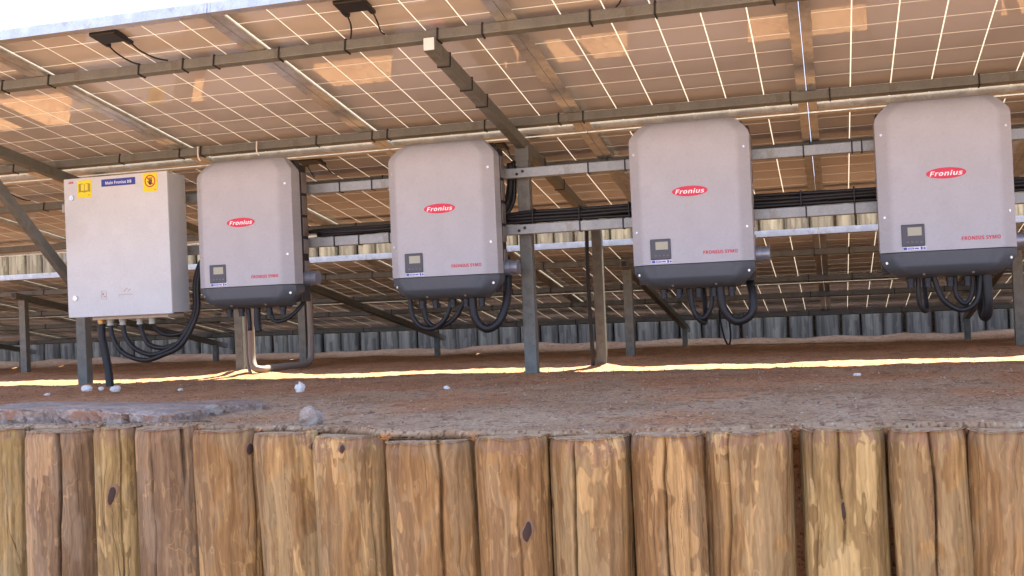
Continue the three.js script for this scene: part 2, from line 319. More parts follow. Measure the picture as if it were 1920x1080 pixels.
// ---------------------------------------------------------------- solar panels
const TILT = THREE.MathUtils.degToRad(10), CT = Math.cos(TILT), ST = Math.sin(TILT);
const PITCH = 1.01, PW = 1.007, PL = 1.645, X0 = -0.075;
const slopePoint = (A, s, off = 0) => [A.y - s * ST - off * CT, A.f + s * CT - off * ST];      // [y, f] at slope distance s, off below the frames' underside (the normal leans away)
const ARR1 = { y: 1.08, f: 3.425 }, ARR2 = { y: 0.3465, f: 7.0 };
function makePanel() {
  const p = new THREE.Group();
  const fr = [];
  for (const s of [-1, 1]) {
    fr.push(box(0.011, 0.04, PL, s * (PW / 2 - 0.0055), 0.02, 0), box(0.027, 0.0025, PL - 0.024, s * (PW / 2 - 0.0245), 0.00125, 0));
    fr.push(box(PW - 0.024, 0.04, 0.011, 0, 0.02, s * (PL / 2 - 0.0055)), box(PW - 0.078, 0.0025, 0.022, 0, 0.00125, s * (PL / 2 - 0.022)));
  }
  obj('frame', uvBox(mergeGeometries(fr.map(g => g.toNonIndexed()))), M.alu, p);
  obj('back_glass', new THREE.PlaneGeometry(PW - 0.023, PL - 0.023).rotateX(-Math.PI / 2).translate(0, 0.0365, 0), M.sheet, p);
  const cw = 0.1579, ch = 0.1556, px = 0.1626, pz = 0.1602, cg = new THREE.BoxGeometry(cw, 0.0016, ch);
  for (let i = 0; i < 6; i++) for (let j = 0; j < 10; j++) {
    const c = obj('cell', cg, M.cell[Math.floor(rnd() * 3)], p); c.position.set((i - 2.5) * px, 0.0345, (j - 4.5) * pz);
  }
  return p;
}
function addJunction(p, bend) {                              // black box under the upslope edge with two leads
  const jb = obj('junction_box', mergeGeometries([rbox(0.115, 0.022, 0.085, 0.006, 0, 0.0225, PL / 2 - 0.125), rbox(0.02, 0.014, 0.04, 0.003, -0.05, 0.02, PL / 2 - 0.18), rbox(0.02, 0.014, 0.04, 0.003, 0.05, 0.02, PL / 2 - 0.18)].map(g => g.index ? g.toNonIndexed() : g)), M.black, p);
  const z0 = PL / 2 - 0.19, z1 = PL / 2 - 0.335;
  for (const s of [-1, 1]) obj('cable', hose([[s * 0.05, 0.02, z0], [s * 0.052 + bend * 0.01, 0.006, z0 - 0.05], [s * 0.06 + bend * 0.05, -0.002, z1 + 0.02], [s * 0.07 + bend * 0.07, 0.004, z1 - 0.02]], 0.0032, 0, 6), M.tie, jb);
}
const protoPanel = makePanel();
function placePanel(A, row, k, label, group, jb) {
  const p = protoPanel.clone(); p.name = numbered('solar_panel');
  const [y, f] = slopePoint(A, row * 1.662 + PL / 2);
  p.position.set(X0 + (k + 0.5) * PITCH, y, -f); p.rotation.x = -TILT; p.userData = { label, category: 'solar panel', group };
  if (jb) addJunction(p, rr(-1, 1)); scene.add(p);
}
const ORD = ['leftmost', 'second', 'third', 'fourth', 'fifth', 'sixth', 'seventh', 'eighth', 'ninth', 'tenth', 'eleventh'];
function panelRow(A, row, k0, k1, arr, rowName, jb, out0, out1) {
  for (let k = k0 - out0; k <= k1 + out1; k++) {
    const inView = k >= k0 && k <= k1, n = k - k0;
    const label = inView ? (n ? `${ORD[n]} solar panel from the left picture edge in the ${arr}'s ${rowName} row` : `leftmost visible solar panel in the ${arr}'s ${rowName} row`)
      : `${['', 'first', 'second', 'third', 'fourth'][k < k0 ? k0 - k : k - k1]} solar panel of the ${arr}'s ${rowName} row past the ${k < k0 ? 'left' : 'right'} picture edge`;
    placePanel(A, row, k, label, `${arr} ${rowName} row panels`, jb && inView);
  }
}
panelRow(ARR1, 0, -5, 0, 'near array', 'upper', true, 2, 4);
panelRow(ARR1, 1, -6, 1, 'near array', 'lower', true, 1, 3);
panelRow(ARR2, 0, -8, 1, 'far array', 'upper', false, 1, 3);
panelRow(ARR2, 1, -9, 1, 'far array', 'lower', false, 1, 3);

// ---------------------------------------------------------------- racks
const sl = (A, s, off) => slopePoint(A, s, off);
function tiltedBar(x0, x1, y, f, w, h) { return uvBox(rbox(x1 - x0, h, w, 0.004)).rotateX(-TILT).translate((x0 + x1) / 2, y, -f); }
function tieGeo(w, h) { return mergeGeometries([box(0.006, 0.003, w + 0.007, 0, h / 2 + 0.0016, 0), box(0.006, 0.003, w + 0.007, 0, -h / 2 - 0.0016, 0), box(0.006, h + 0.001, 0.003, 0, 0, w / 2 + 0.002), box(0.006, h + 0.001, 0.003, 0, 0, -w / 2 - 0.002)]); }
function addPurlin(rack, A, fTop, x0, x1, ties, clamps = []) {
  const s = (fTop - A.f) / CT + 0.02, [y, f] = sl(A, s, 0.0205);
  const p = obj('purlin', uvBox(rbox(x1 - x0, 0.04, 0.04, 0.004)), M.steel, rack); p.position.set((x0 + x1) / 2 - rack.position.x, y - rack.position.y, -f - rack.position.z); p.rotation.x = -TILT;
  for (const tx of ties) { const t = obj('cable_tie', tieShared, M.tie, p); t.position.set(tx - (x0 + x1) / 2, 0, 0); t.rotation.y = rr(-0.08, 0.08); }
  for (const cx of clamps) { const c = obj('clamp', clampShared, M.tie, p); c.position.set(cx - (x0 + x1) / 2, 0.0, 0.0225); }
  return p;
}
const clampShared = rbox(0.062, 0.05, 0.005, 0.001);
const tieShared = tieGeo(0.04, 0.04);
const tieRow = (a, b, step) => { const o = []; for (let x = a; x < b; x += step * rr(0.6, 1.4)) o.push(x); return o; };
const at = (rack, g) => g.translate(-rack.position.x, -rack.position.y, -rack.position.z);
{
  const r1 = thing('panel_rack', 'grey steel rack of the near array carrying the cabinet and four inverters', 'rack', null, [-1.4, -0.4, -5]);
  addPurlin(r1, ARR1, 3.77, -7.2, 5.0, [-3.28, -3.05, -2.62, -2.42, -2.28, -2.0, -1.72, -1.35, -1.18, -0.78, -0.55, -0.15, 0.18, 0.5]);
  addPurlin(r1, ARR1, 4.77, -7.2, 5.0, [-4.1, -3.45, -3.1, -2.98, -2.35, -2.06, -1.98, -1.5, -1.15, -1.04, -0.14, 0.02, 0.6, 0.85]);
  for (const [x, l] of [[-2.985, 0.03], [-2.66, 0.02]]) obj('white_tie', at(r1, hose([[x, 0.842, -4.752], [x + 0.002, 0.815, -4.745], [x, 0.79, -4.75], [x + 0.012, 0.775 - l * 0.2, -4.75]], 0.004, 0, 6)), M.whiteTie, r1);
  addPurlin(r1, ARR1, 5.47, -7.2, 5.0, tieRow(-5.8, 1.2, 0.4));
  addPurlin(r1, ARR1, 6.40, -7.2, 5.0, tieRow(-5.8, 1.2, 0.5));
  for (const x of [-6.3, -3.85, -1.375, 1.09, 3.55]) {
    const [ya, fa] = sl(ARR1, (3.75 - ARR1.f) / CT, 0.066), [yb, fb] = sl(ARR1, (6.60 - ARR1.f) / CT, 0.066);
    const rf = obj('rafter', at(r1, bar([x, ya, -fa], [x, yb, -fb], 0.045, 0.05)), M.steel, r1);
    for (const s of [0.16, 0.42, 0.62, 1.55, 1.95]) { const t = obj('cable_tie', tieLong(), M.tie, rf); t.position.set(x - r1.position.x, ya - s * ST - r1.position.y, -(fa + s * CT) - r1.position.z); t.rotation.set(-TILT, Math.PI / 2, 0, 'XYZ'); }
    const capm = obj('end_cap', at(r1, bar([x, ya + 0.0002, -(fa - 0.004)], [x, ya, -fa + 0.0005], 0.041, 0.046)), x === -1.375 ? M.whiteTie : M.black, rf);
    obj('post', at(r1, bar([x, -0.6, -4.955], [x, 0.715, -4.955], 0.06, 0.05)), M.steel, r1);
    obj('post', at(r1, bar([x, -0.7, -6.555], [x, 0.425, -6.555], 0.06, 0.05)), M.steel, r1);
    const gus = obj('gusset', at(r1, box(0.066, 0.07, 0.058, x, 0.70, -4.955)), M.steel, r1);
  }
  obj('brace', at(r1, bar([-3.80, 0.885, -4.06], [-3.80, 0.08, -4.955], 0.035, 0.05)), M.steel, r1);
  for (const [y, name] of [[0.604, 'upper'], [0.341, 'lower']]) {
    const rl = obj('mounting_rail', uvBox(rbox(6.4, 0.047, 0.04, 0.004)), M.rail, r1); rl.position.set(-0.7 - r1.position.x, y - r1.position.y, -4.90 - r1.position.z);
    for (const px of [-3.85, -1.375, 1.09]) for (const dx of [-0.014, 0.014]) { const b = obj('bolt', boltGeo(), M.tie, rl); b.position.set(px + 0.7 + dx, dx * 0.4, 0.021); }
    const ts = name === 'upper' ? [-2.29, -2.12, -1.05, -0.88, -0.36, -0.1, 0.1, 0.14] : [-2.33, -2.2, -2.04, -1.10, -0.9, -0.4, -0.1, 0.1];
    for (const tx of ts) { const t = obj('cable_tie', railTie(), M.tie, rl); t.position.set(tx + 0.7, 0, 0); }
  }
  const r2 = thing('panel_rack', 'brown shaded steel rack under the far array, with short posts', 'rack', null, [-3.8, -0.4, -8.7]);
  for (const [ff, st] of [[7.42, 0.33], [8.33, 0.5], [9.02, 0.6], [9.98, 0.7]]) addPurlin(r2, ARR2, ff, -10.2, 5.0, tieRow(-8.6, 1.5, st));
  for (const x of [-8.75, -6.29, -3.8, -1.345, 1.09, 3.55]) {
    const [ya, fa] = sl(ARR2, (7.27 - ARR2.f) / CT, 0.066), [yb, fb] = sl(ARR2, (10.42 - ARR2.f) / CT, 0.066);
    const rf = obj('rafter', at(r2, bar([x, ya, -fa], [x, yb, -fb], 0.05, 0.05)), M.steel, r2);
    obj('end_cap', at(r2, bar([x, ya, -(fa - 0.004)], [x, ya, -fa + 0.0005], 0.036, 0.036)), M.black, rf);
    obj('post', at(r2, bar([x, -0.65, -7.37], [x, 0.205, -7.37], 0.06, 0.05)), M.steel, r2);
    obj('post', at(r2, bar([x, -0.75, -10.2], [x, -0.295, -10.2], 0.05, 0.05)), M.steel, r2);
  }
}
function boltGeo() { return boltGeo.g ??= new THREE.CylinderGeometry(0.007, 0.007, 0.008, 6).rotateX(Math.PI / 2); }
function tieLong() { return tieLong.g ??= tieGeo(0.046, 0.051); }
function railTie() { return railTie.g ??= mergeGeometries([box(0.006, 0.003, 0.047, 0, 0.0252, 0), box(0.006, 0.003, 0.047, 0, -0.0252, 0), box(0.006, 0.0474, 0.003, 0, 0, 0.022), box(0.006, 0.0474, 0.003, 0, 0, -0.022)]); }

// ---------------------------------------------------------------- inverters
const font = await new FontLoader().loadAsync('fonts/droid/droid_sans_bold.typeface.json');
const logoTex = canvasTex(512, 160, (c, w, h) => {
  c.fillStyle = '#d8304f'; c.fillRect(0, 0, w, h);
  c.save(); c.translate(w / 2, h / 2 + 4); c.transform(1, 0, -0.28, 1, 0, 0); c.scale(1.22, 1); c.fillStyle = '#fff'; c.font = 'bold 96px sans-serif'; c.textAlign = 'center'; c.textBaseline = 'middle'; c.fillText('Fronius', 0, 0); c.restore();
});
const stripTex = canvasTex(256, 40, (c, w, h) => {
  c.fillStyle = '#dfe3ee'; c.fillRect(0, 0, w, h); c.fillStyle = '#2f4bb0'; c.fillRect(6, 6, 40, 28); c.fillRect(54, 10, 70, 20); c.fillRect(132, 14, 44, 14); c.fillRect(196, 4, 20, 32); c.fillRect(226, 12, 22, 20); c.fillStyle = '#dfe3ee'; c.fillRect(60, 16, 54, 6);
});
M.logo = std(new THREE.Color(1, 1, 1), 0.4, 0, { map: logoTex });
M.strip = std(new THREE.Color(1, 1, 1), 0.45, 0, { map: stripTex });
M.redText = std(new THREE.Color('#d0304c'), 0.5);
M.bezel = std(lin(0.07, 0.078, 0.10), 0.4);
M.lcd = std(lin(0.42, 0.42, 0.30), 0.15);
M.key = std(lin(0.16, 0.17, 0.2), 0.5);
M.screw = std(lin(0.7, 0.7, 0.7), 0.3, 0.8);
M.chassis = std(lin(0.030, 0.028, 0.030), 0.5, 0.3);
M.sink = std(lin(0.30, 0.27, 0.25), 0.45, 0.6);
M.knob = std(lin(0.30, 0.33, 0.39), 0.3, 0.5);
function shell(y0, y1, ny, nx, wFn, dFn, zBack) {
  const pos = [], idx = [], uv = [], cols = nx + 3;
  const rowsY = [y0, ...Array.from({ length: ny + 1 }, (_, j) => lerp(y0, y1, j / ny)), y1];
  rowsY.forEach((y, j) => {
    const edge = j === 0 || j === rowsY.length - 1, w = wFn(y);
    for (let i = 0; i < cols; i++) {
      const k = clamp(i - 1, 0, nx), s = k / nx * 2 - 1, ss = Math.sign(s) * Math.pow(Math.abs(s), 0.62), x = ss * w, back = edge || i === 0 || i === cols - 1;
      pos.push(x, y, back ? zBack : dFn(x, y, w)); uv.push(x * 2.1, y * 2.1);
      if (j < rowsY.length - 1 && i < cols - 1) { const a = j * cols + i; idx.push(a, a + 1, a + cols, a + 1, a + cols + 1, a + cols); }
    }
  });
  const g = new THREE.BufferGeometry(); g.setAttribute('position', new THREE.Float32BufferAttribute(pos, 3)); g.setAttribute('uv', new THREE.Float32BufferAttribute(uv, 2)); g.setIndex(idx);
  return toCreasedNormals(g, 0.6);
}
const IW = 0.255, ISPLIT = 0.106, IH = 0.725;
const invW = y => IW - 0.066 * Math.pow(clamp((y - 0.65) / 0.075, 0, 1), 1.25) - 0.072 * Math.pow(clamp((0.085 - y) / 0.085, 0, 1), 1.7);
const bevel = (x, w) => { const e = Math.abs(x) - (w - 0.052); return e <= 0 ? 0 : Math.sqrt(e * e + 0.000004) * 0.85; };
const coverD = (x, y, w) => { const t = clamp((y - 0.575) / 0.15, 0, 1); return 0.095 + (0.122 - bevel(x, w)) * Math.sqrt(1 - 0.93 * t * t * t); };
const lowerD = (x, y, w) => {
  const t = clamp((ISPLIT - y) / ISPLIT, 0, 1), face = 0.214 - bevel(x, w) - 0.012 * t;
  const mid = 0.005 * (1 - smooth(0.165 - 0.02 * t, 0.178 - 0.02 * t, Math.abs(x))) * (1 - smooth(0.56, 0.66, t));
  const roll = clamp((t - 0.5) / 0.5, 0, 1); return lerp(0.08, face - 0.004 + mid, Math.sqrt(1 - 0.96 * roll * roll));
};
const textGeo = (str, size, depth = 0.0008) => { const g = new TextGeometry(str, { font, size, depth, curveSegments: 3, bevelEnabled: false }); g.computeBoundingBox(); return g; };
function makeInverter() {
  const p = new THREE.Group();
  obj('cover', shell(ISPLIT + 0.0015, IH, 46, 34, invW, coverD, 0.088), M.cover, p);
  obj('lower_cover', shell(0.0, ISPLIT - 0.0015, 22, 34, invW, lowerD, 0.075), M.lower, p);
  const ch = obj('chassis', mergeGeometries([rbox(0.498, 0.665, 0.088, 0.004, 0, 0.355, 0.047), rbox(0.44, 0.03, 0.04, 0.004, 0, 0.70, 0.03)].map(g => g.toNonIndexed())), M.chassis, p);
  for (const s of [-1, 1]) for (const [y, h] of [[0.60, 0.10], [0.49, 0.09], [0.385, 0.09], [0.29, 0.07], [0.17, 0.10]]) obj('side_plate', rbox(0.006, h, 0.05, 0.001, s * 0.2515, y, 0.036), M.sink, ch);
  const d = obj('display', rbox(0.088, 0.088, 0.008, 0.004, -0.130, 0.172, 0.218), M.bezel, p);
  obj('screen', rbox(0.053, 0.034, 0.002, 0.0008, -0.124, 0.187, 0.2228), M.lcd, d);
  for (let i = 0; i < 4; i++) obj('button', rbox(0.009, 0.005, 0.0016, 0.0006, -0.151 + i * 0.017, 0.145, 0.2226), M.key, d);
  obj('label_strip', new THREE.PlaneGeometry(0.088, 0.0135).translate(-0.127, 0.1195, 0.2182), M.strip, p);
  obj('logo', new THREE.CircleGeometry(0.5, 48).scale(0.150, 0.044, 1).translate(0.004, 0.412, 0.2182), M.logo, p);
  const tg = textGeo('FRONIUS SYMO', 0.0145); const bw = tg.boundingBox.max.x - tg.boundingBox.min.x; tg.scale(0.142 / bw, 1, 1).translate(0.048, 0.142, 0.2172);
  obj('lettering', tg, M.redText, p);
  const sg = new THREE.CylinderGeometry(0.0055, 0.006, 0.005, 10).rotateX(Math.PI / 2);
  for (const s of [-1, 1]) {
    for (const y of [0.585, 0.25]) { const b = obj('screw', sg, M.screw, p); b.position.set(s * 0.232, y, coverD(0.232, y, IW) + 0.001); b.rotation.y = s * 0.55; }
    const b = obj('screw', sg, M.screw, p); b.position.set(s * 0.231, 0.066, lowerD(0.231, 0.066, invW(0.066)) + 0.001); b.rotation.y = s * 0.55;
    const e = obj('screw', sg, M.screw, p); e.position.set(s * 0.092, 0.016, lowerD(0.092, 0.016, invW(0.016)) + 0.001); e.rotation.x = 0.9;
  }
  const kn = obj('rotary_switch', mergeGeometries([new THREE.CylinderGeometry(0.036, 0.036, 0.03, 28).rotateZ(Math.PI / 2).translate(0.264, 0.135, 0.045), new THREE.CylinderGeometry(0.031, 0.034, 0.036, 28).rotateZ(Math.PI / 2).translate(0.296, 0.135, 0.045)].map(g => g.toNonIndexed())), M.knob, p);
  obj('switch_neck', rbox(0.03, 0.05, 0.05, 0.004, 0.246, 0.135, 0.045), M.chassis, kn);
  for (const x of [-0.14, -0.075, 0.01, 0.075, 0.15]) obj('cable_gland', mergeGeometries([new THREE.CylinderGeometry(0.017, 0.017, 0.018, 8).translate(x, -0.008, 0.105), new THREE.CylinderGeometry(0.013, 0.015, 0.02, 12).translate(x, -0.027, 0.105)].map(g => g.toNonIndexed())), M.black, p);
  return p;
}
const protoInv = makeInverter();
const INV = [[-2.705, 'white inverter next to the pale grey cabinet, leftmost of the four'], [-1.695, 'white inverter left of the steel post, second from the cabinet'], [-0.570, 'white inverter right of the steel post, third from the cabinet'], [0.442, 'white inverter nearest the right picture edge, largest in view']];
for (const [x, label] of INV) {
  const p = protoInv.clone(); p.name = numbered('inverter'); p.position.set(x, 0.03, -4.86); p.userData = { label, category: 'inverter', group: 'inverters on the mounting rails' }; scene.add(p);
}

// ---------------------------------------------------------------- cabinet
{
  const c = thing('electrical_cabinet', 'pale grey steel cabinet with two yellow warning stickers and a blue label', 'cabinet', null, [-3.40, 0.022, -4.86]);
  const W = 0.6, H = 0.7;
  obj('body', uvBox(mergeGeometries([rbox(W - 0.016, H - 0.012, 0.145, 0.004, 0, H / 2, 0.1145)].map(g => g.toNonIndexed())), 2), M.cabinet, c);
  const door = obj('door', uvBox(rbox(W, H, 0.02, 0.004, 0, H / 2, 0.2), 2), M.cabinet, c);
  const lockG = () => mergeGeometries([new THREE.CylinderGeometry(0.0125, 0.0135, 0.008, 20).rotateX(Math.PI / 2), box(0.004, 0.012, 0.003, 0, 0, 0.0052)].map(g => g.toNonIndexed()));
  for (const y of [0.602, 0.098]) { const l = obj('lock', lockG(), M.screw, door); l.position.set(-0.253, y, 0.213); }
  const decal = (name, w, h, x, y, draw, pw, ph) => obj(name, new THREE.PlaneGeometry(w, h).translate(x, y, 0.2112), std(new THREE.Color(1, 1, 1), 0.45, 0, { map: canvasTex(pw, ph, draw) }), door);
  decal('manual_sticker', 0.082, 0.088, -0.176, 0.643, (k, w, h) => {
    k.fillStyle = '#f2e21a'; k.fillRect(0, 0, w, h); k.fillStyle = '#a8990c'; k.beginPath(); k.moveTo(20, 60); k.quadraticCurveTo(70, 40, 128, 62); k.quadraticCurveTo(186, 40, 236, 60); k.lineTo(236, 190); k.quadraticCurveTo(186, 172, 128, 196); k.quadraticCurveTo(70, 172, 20, 190); k.fill();
    k.fillStyle = '#efe03a'; k.fillRect(66, 62, 54, 100); k.fillRect(134, 62, 54, 100); k.fillStyle = '#8d7f12'; k.fillRect(190, 232, 40, 10);
  }, 256, 274);
  decal('name_label', 0.196, 0.036, 0.022, 0.664, (k, w, h) => { k.fillStyle = '#2d3f9d'; k.fillRect(0, 0, w, h); k.fillStyle = '#e9edff'; k.font = 'bold 58px sans-serif'; k.textAlign = 'center'; k.textBaseline = 'middle'; k.fillText('Main Fronius DB', w / 2, h / 2 + 3, w * 0.78); }, 560, 102);
  decal('warning_sticker', 0.082, 0.092, 0.204, 0.650, (k, w, h) => {
    k.fillStyle = '#f6dc14'; k.fillRect(0, 0, w, h); k.lineWidth = 20; k.strokeStyle = '#b8401c'; k.beginPath(); k.arc(128, 128, 86, 0, 7); k.stroke();
    k.fillStyle = '#3a2210'; k.beginPath(); k.ellipse(132, 148, 34, 40, 0, 0, 7); k.fill(); for (let i = 0; i < 4; i++) { k.save(); k.translate(108 + i * 17, 118); k.rotate(-0.2 + i * 0.1); k.fillRect(-6, -46, 12, 56); k.restore(); } k.save(); k.translate(98, 146); k.rotate(-0.9); k.fillRect(-6, -30, 12, 40); k.restore();
    k.strokeStyle = '#b8401c'; k.lineWidth = 16; k.beginPath(); k.moveTo(70, 66); k.lineTo(188, 190); k.stroke(); k.fillStyle = '#8d6a12'; k.fillRect(196, 258, 36, 9);
  }, 256, 288);
  const maker = textGeo('ABB', 0.0115); maker.translate(-0.271, 0.674, 0.2100); obj('maker_mark', maker, M.redText, door);
  const ghost = std(lin(0.48, 0.36, 0.32), 0.6), bits = [];
  const line = (x, y, w, h) => bits.push(box(w, h, 0.0008, x, y, 0.2104));
  line(-0.10, 0.108, 0.002, 0.036); line(-0.072, 0.104, 0.002, 0.036); line(-0.086, 0.127, 0.026, 0.002); line(-0.086, 0.087, 0.026, 0.002); line(-0.09, 0.112, 0.01, 0.012); line(-0.082, 0.099, 0.012, 0.006);
  for (let i = 0; i < 9; i++) line(0.005 + i * 0.009, 0.104 + (i % 2) * 0.002, 0.005, 0.004); for (let i = 0; i < 5; i++) line(0.032 + i * 0.008, 0.122 + (i % 3) * 0.006, 0.006, 0.006);
  obj('print_marks', bits, ghost, door);
  obj('gland_plate', rbox(0.44, 0.016, 0.14, 0.002, 0.03, -0.008, 0.10), std(lin(0.55, 0.50, 0.42), 0.6), c);
  M.gland = std(lin(0.50, 0.54, 0.48), 0.5); M.brass = std(lin(0.62, 0.38, 0.10), 0.4, 0.6);
  for (const [x, br] of [[-0.175, 1], [-0.122, 0], [-0.049, 0], [0.051, 0], [0.122, 0]])
    obj('cable_gland', mergeGeometries([new THREE.CylinderGeometry(0.018, 0.018, 0.014, 6).translate(x, -0.022, 0.12), new THREE.CylinderGeometry(0.0135, 0.0165, 0.018, 16).translate(x, -0.037, 0.12)].map(g => g.toNonIndexed())), br ? M.brass : M.gland, c);
}
// ---------------------------------------------------------------- hoses and cables
const conduit = (label, pts, r, rib = 0.007, category = 'conduit', group) => tag(obj('black_conduit', hose(pts, r, rib), M.hose), label, category, group);
conduit('thick black conduit running from the cabinet straight into the soil', [[-3.575, -0.015, -4.74], [-3.575, -0.08, -4.74], [-3.562, -0.15, -4.74], [-3.54, -0.26, -4.735], [-3.52, -0.40, -4.72]], 0.022);
{
  const up = (dx, dz, top) => [[-3.14 + dx * 0.5, -0.125 - dx, -4.76 - dz], [-3.065 + dx, 0.02, -4.79 - dz], [-3.058 + dx, 0.18, -4.80 - dz], [-3.03 + dx, 0.29, -4.83 - dz], [-2.955 + dx * 0.3, 0.345 + top, -4.855 - dz], [-2.85, 0.375 + top, -4.862 - dz]];
  conduit('black cable looping lowest from the second cabinet gland', [[-3.522, -0.012, -4.74], [-3.515, -0.07, -4.74], [-3.46, -0.155, -4.735], [-3.33, -0.205, -4.735], [-3.22, -0.18, -4.745], ...up(0.014, 0, 0)], 0.0125, 0, 'cable', 'cabinet cables');
  conduit('black cable from the third cabinet gland, looping just inside the lowest', [[-3.449, -0.012, -4.74], [-3.44, -0.07, -4.74], [-3.39, -0.14, -4.74], [-3.30, -0.178, -4.75], [-3.21, -0.16, -4.755], ...up(-0.006, 0.006, 0.004)], 0.0125, 0, 'cable', 'cabinet cables');
  conduit('black cable from the fourth cabinet gland, a rounder middle loop', [[-3.349, -0.012, -4.74], [-3.342, -0.06, -4.745], [-3.31, -0.125, -4.75], [-3.24, -0.148, -4.765], [-3.18, -0.135, -4.775], ...up(-0.002, 0.028, 0.012)], 0.0125, 0, 'cable', 'cabinet cables');
  conduit('black cable from the rightmost cabinet gland, the shortest loop', [[-3.278, -0.012, -4.74], [-3.272, -0.04, -4.75], [-3.25, -0.072, -4.77], [-3.20, -0.085, -4.79], [-3.14, -0.07, -4.81], [-3.085, 0.0, -4.83], [-3.075, 0.15, -4.835], [-3.05, 0.27, -4.85], [-2.97, 0.325, -4.868], [-2.86, 0.34, -4.868]], 0.011, 0, 'cable', 'cabinet cables');
}
// below the inverters (glands sit at y = -0.01 under the boxes, f = 4.755)
const G = (i, k) => INV[i][0] + [-0.14, -0.075, 0.01, 0.075, 0.15][k];
conduit('short black plug stub under the first inverter, the thicker of the pair', [[G(0, 2), 0.05, -4.755], [G(0, 2) - 0.002, -0.05, -4.755], [G(0, 2) + 0.004, -0.085, -4.755]], 0.019, 0.012, 'cable', 'first inverter cables');
conduit('thin black plug stub under the first inverter beside the thicker stub', [[G(0, 1) + 0.03, 0.05, -4.765], [G(0, 1) + 0.035, -0.05, -4.765], [G(0, 1) + 0.034, -0.078, -4.765]], 0.011, 0, 'cable', 'first inverter cables');
conduit('black cable curving right behind the base of the first inverter', [[G(0, 3), 0.05, -4.76], [G(0, 3) + 0.02, -0.035, -4.765], [G(0, 4), -0.03, -4.78], [G(0, 4) + 0.05, 0.01, -4.80], [G(0, 4) + 0.09, 0.09, -4.86]], 0.010, 0, 'cable', 'first inverter cables');
conduit('black cable loop hanging leftmost under the second inverter', [[G(1, 0) - 0.06, 0.05, -4.75], [G(1, 0) - 0.05, -0.04, -4.75], [G(1, 0) - 0.012, -0.088, -4.75], [G(1, 1) - 0.015, -0.100, -4.75], [G(1, 2) - 0.04, -0.055, -4.755], [G(1, 2), 0.05, -4.758]], 0.0125, 0.007, 'cable', 'second inverter cables');
conduit('wide black cable loop under the middle of the second inverter', [[G(1, 0), 0.05, -4.77], [G(1, 0) + 0.01, -0.06, -4.772], [G(1, 1) - 0.01, -0.095, -4.772], [G(1, 2) - 0.005, -0.06, -4.772], [G(1, 3), 0.05, -4.77]], 0.0125, 0.007, 'cable', 'second inverter cables');
conduit('thick black conduit loop rising beside the second inverter switch', [[G(1, 4) - 0.045, 0.05, -4.755], [G(1, 4) - 0.035, -0.06, -4.755], [G(1, 4) + 0.012, -0.11, -4.76], [G(1, 4) + 0.062, -0.09, -4.775], [G(1, 4) + 0.098, -0.01, -4.80], [G(1, 4) + 0.102, 0.10, -4.84], [G(1, 4) + 0.09, 0.22, -4.868]], 0.021, 0.008, 'conduit', 'second inverter cables');
conduit('straight black cable leaving the left side of the third inverter base', [[G(2, 1) + 0.05, 0.05, -4.76], [G(2, 1) + 0.055, -0.05, -4.76], [G(2, 1) + 0.075, -0.10, -4.765], [G(2, 1) + 0.10, -0.12, -4.79], [G(2, 1) + 0.10, -0.06, -4.84], [G(2, 1) + 0.09, 0.1, -4.868], [G(2, 1) + 0.09, 0.30, -4.868]], 0.0115, 0.007, 'cable', 'third inverter cables');
conduit('thin black cable drooping under the middle of the third inverter', [[G(2, 2) - 0.05, 0.05, -4.77], [G(2, 2) - 0.03, -0.06, -4.77], [G(2, 2) + 0.01, -0.10, -4.772], [G(2, 3) - 0.02, -0.06, -4.77], [G(2, 3) - 0.01, 0.05, -4.768]], 0.011, 0.007, 'cable', 'third inverter cables');
conduit('thick black conduit loop under the right end of the third inverter', [[G(2, 3) + 0.025, 0.05, -4.755], [G(2, 3) + 0.04, -0.07, -4.755], [G(2, 3) + 0.09, -0.118, -4.76], [G(2, 4) + 0.075, -0.09, -4.77], [G(2, 4) + 0.085, -0.01, -4.79], [G(2, 4) + 0.07, 0.06, -4.83]], 0.020, 0.008, 'conduit', 'third inverter cables');
conduit('large black cable loop hanging under the fourth inverter', [[G(3, 1) + 0.02, 0.05, -4.755], [G(3, 1) + 0.055, -0.06, -4.755], [G(3, 2) + 0.04, -0.105, -4.758], [G(3, 3) + 0.03, -0.075, -4.76], [G(3, 3) + 0.055, 0.05, -4.76]], 0.0125, 0.007, 'cable', 'fourth inverter cables');
conduit('smaller black cable loop inside the large one under the fourth inverter', [[G(3, 2) + 0.02, 0.05, -4.77], [G(3, 2) + 0.025, -0.05, -4.772], [G(3, 2) + 0.055, -0.08, -4.773], [G(3, 3) + 0.015, -0.05, -4.772], [G(3, 3) + 0.02, 0.05, -4.77]], 0.011, 0.007, 'cable', 'fourth inverter cables');
conduit('thick black conduit hanging at the right end of the fourth inverter', [[G(3, 4) - 0.005, 0.05, -4.757], [G(3, 4) + 0.0, -0.08, -4.758], [G(3, 4) - 0.005, -0.125, -4.775], [G(3, 4) - 0.012, -0.135, -4.80], [G(3, 4) - 0.02, -0.07, -4.84], [G(3, 4) - 0.02, 0.06, -4.868]], 0.021, 0.008, 'conduit', 'fourth inverter cables');
conduit('short black cable from the left side of the fourth inverter base', [[G(3, 0) + 0.03, 0.05, -4.765], [G(3, 0) + 0.03, -0.06, -4.768], [G(3, 0) + 0.045, -0.10, -4.78], [G(3, 0) + 0.06, -0.10, -4.81], [G(3, 0) + 0.06, -0.03, -4.845], [G(3, 0) + 0.06, 0.08, -4.868]], 0.011, 0.007, 'cable', 'fourth inverter cables');
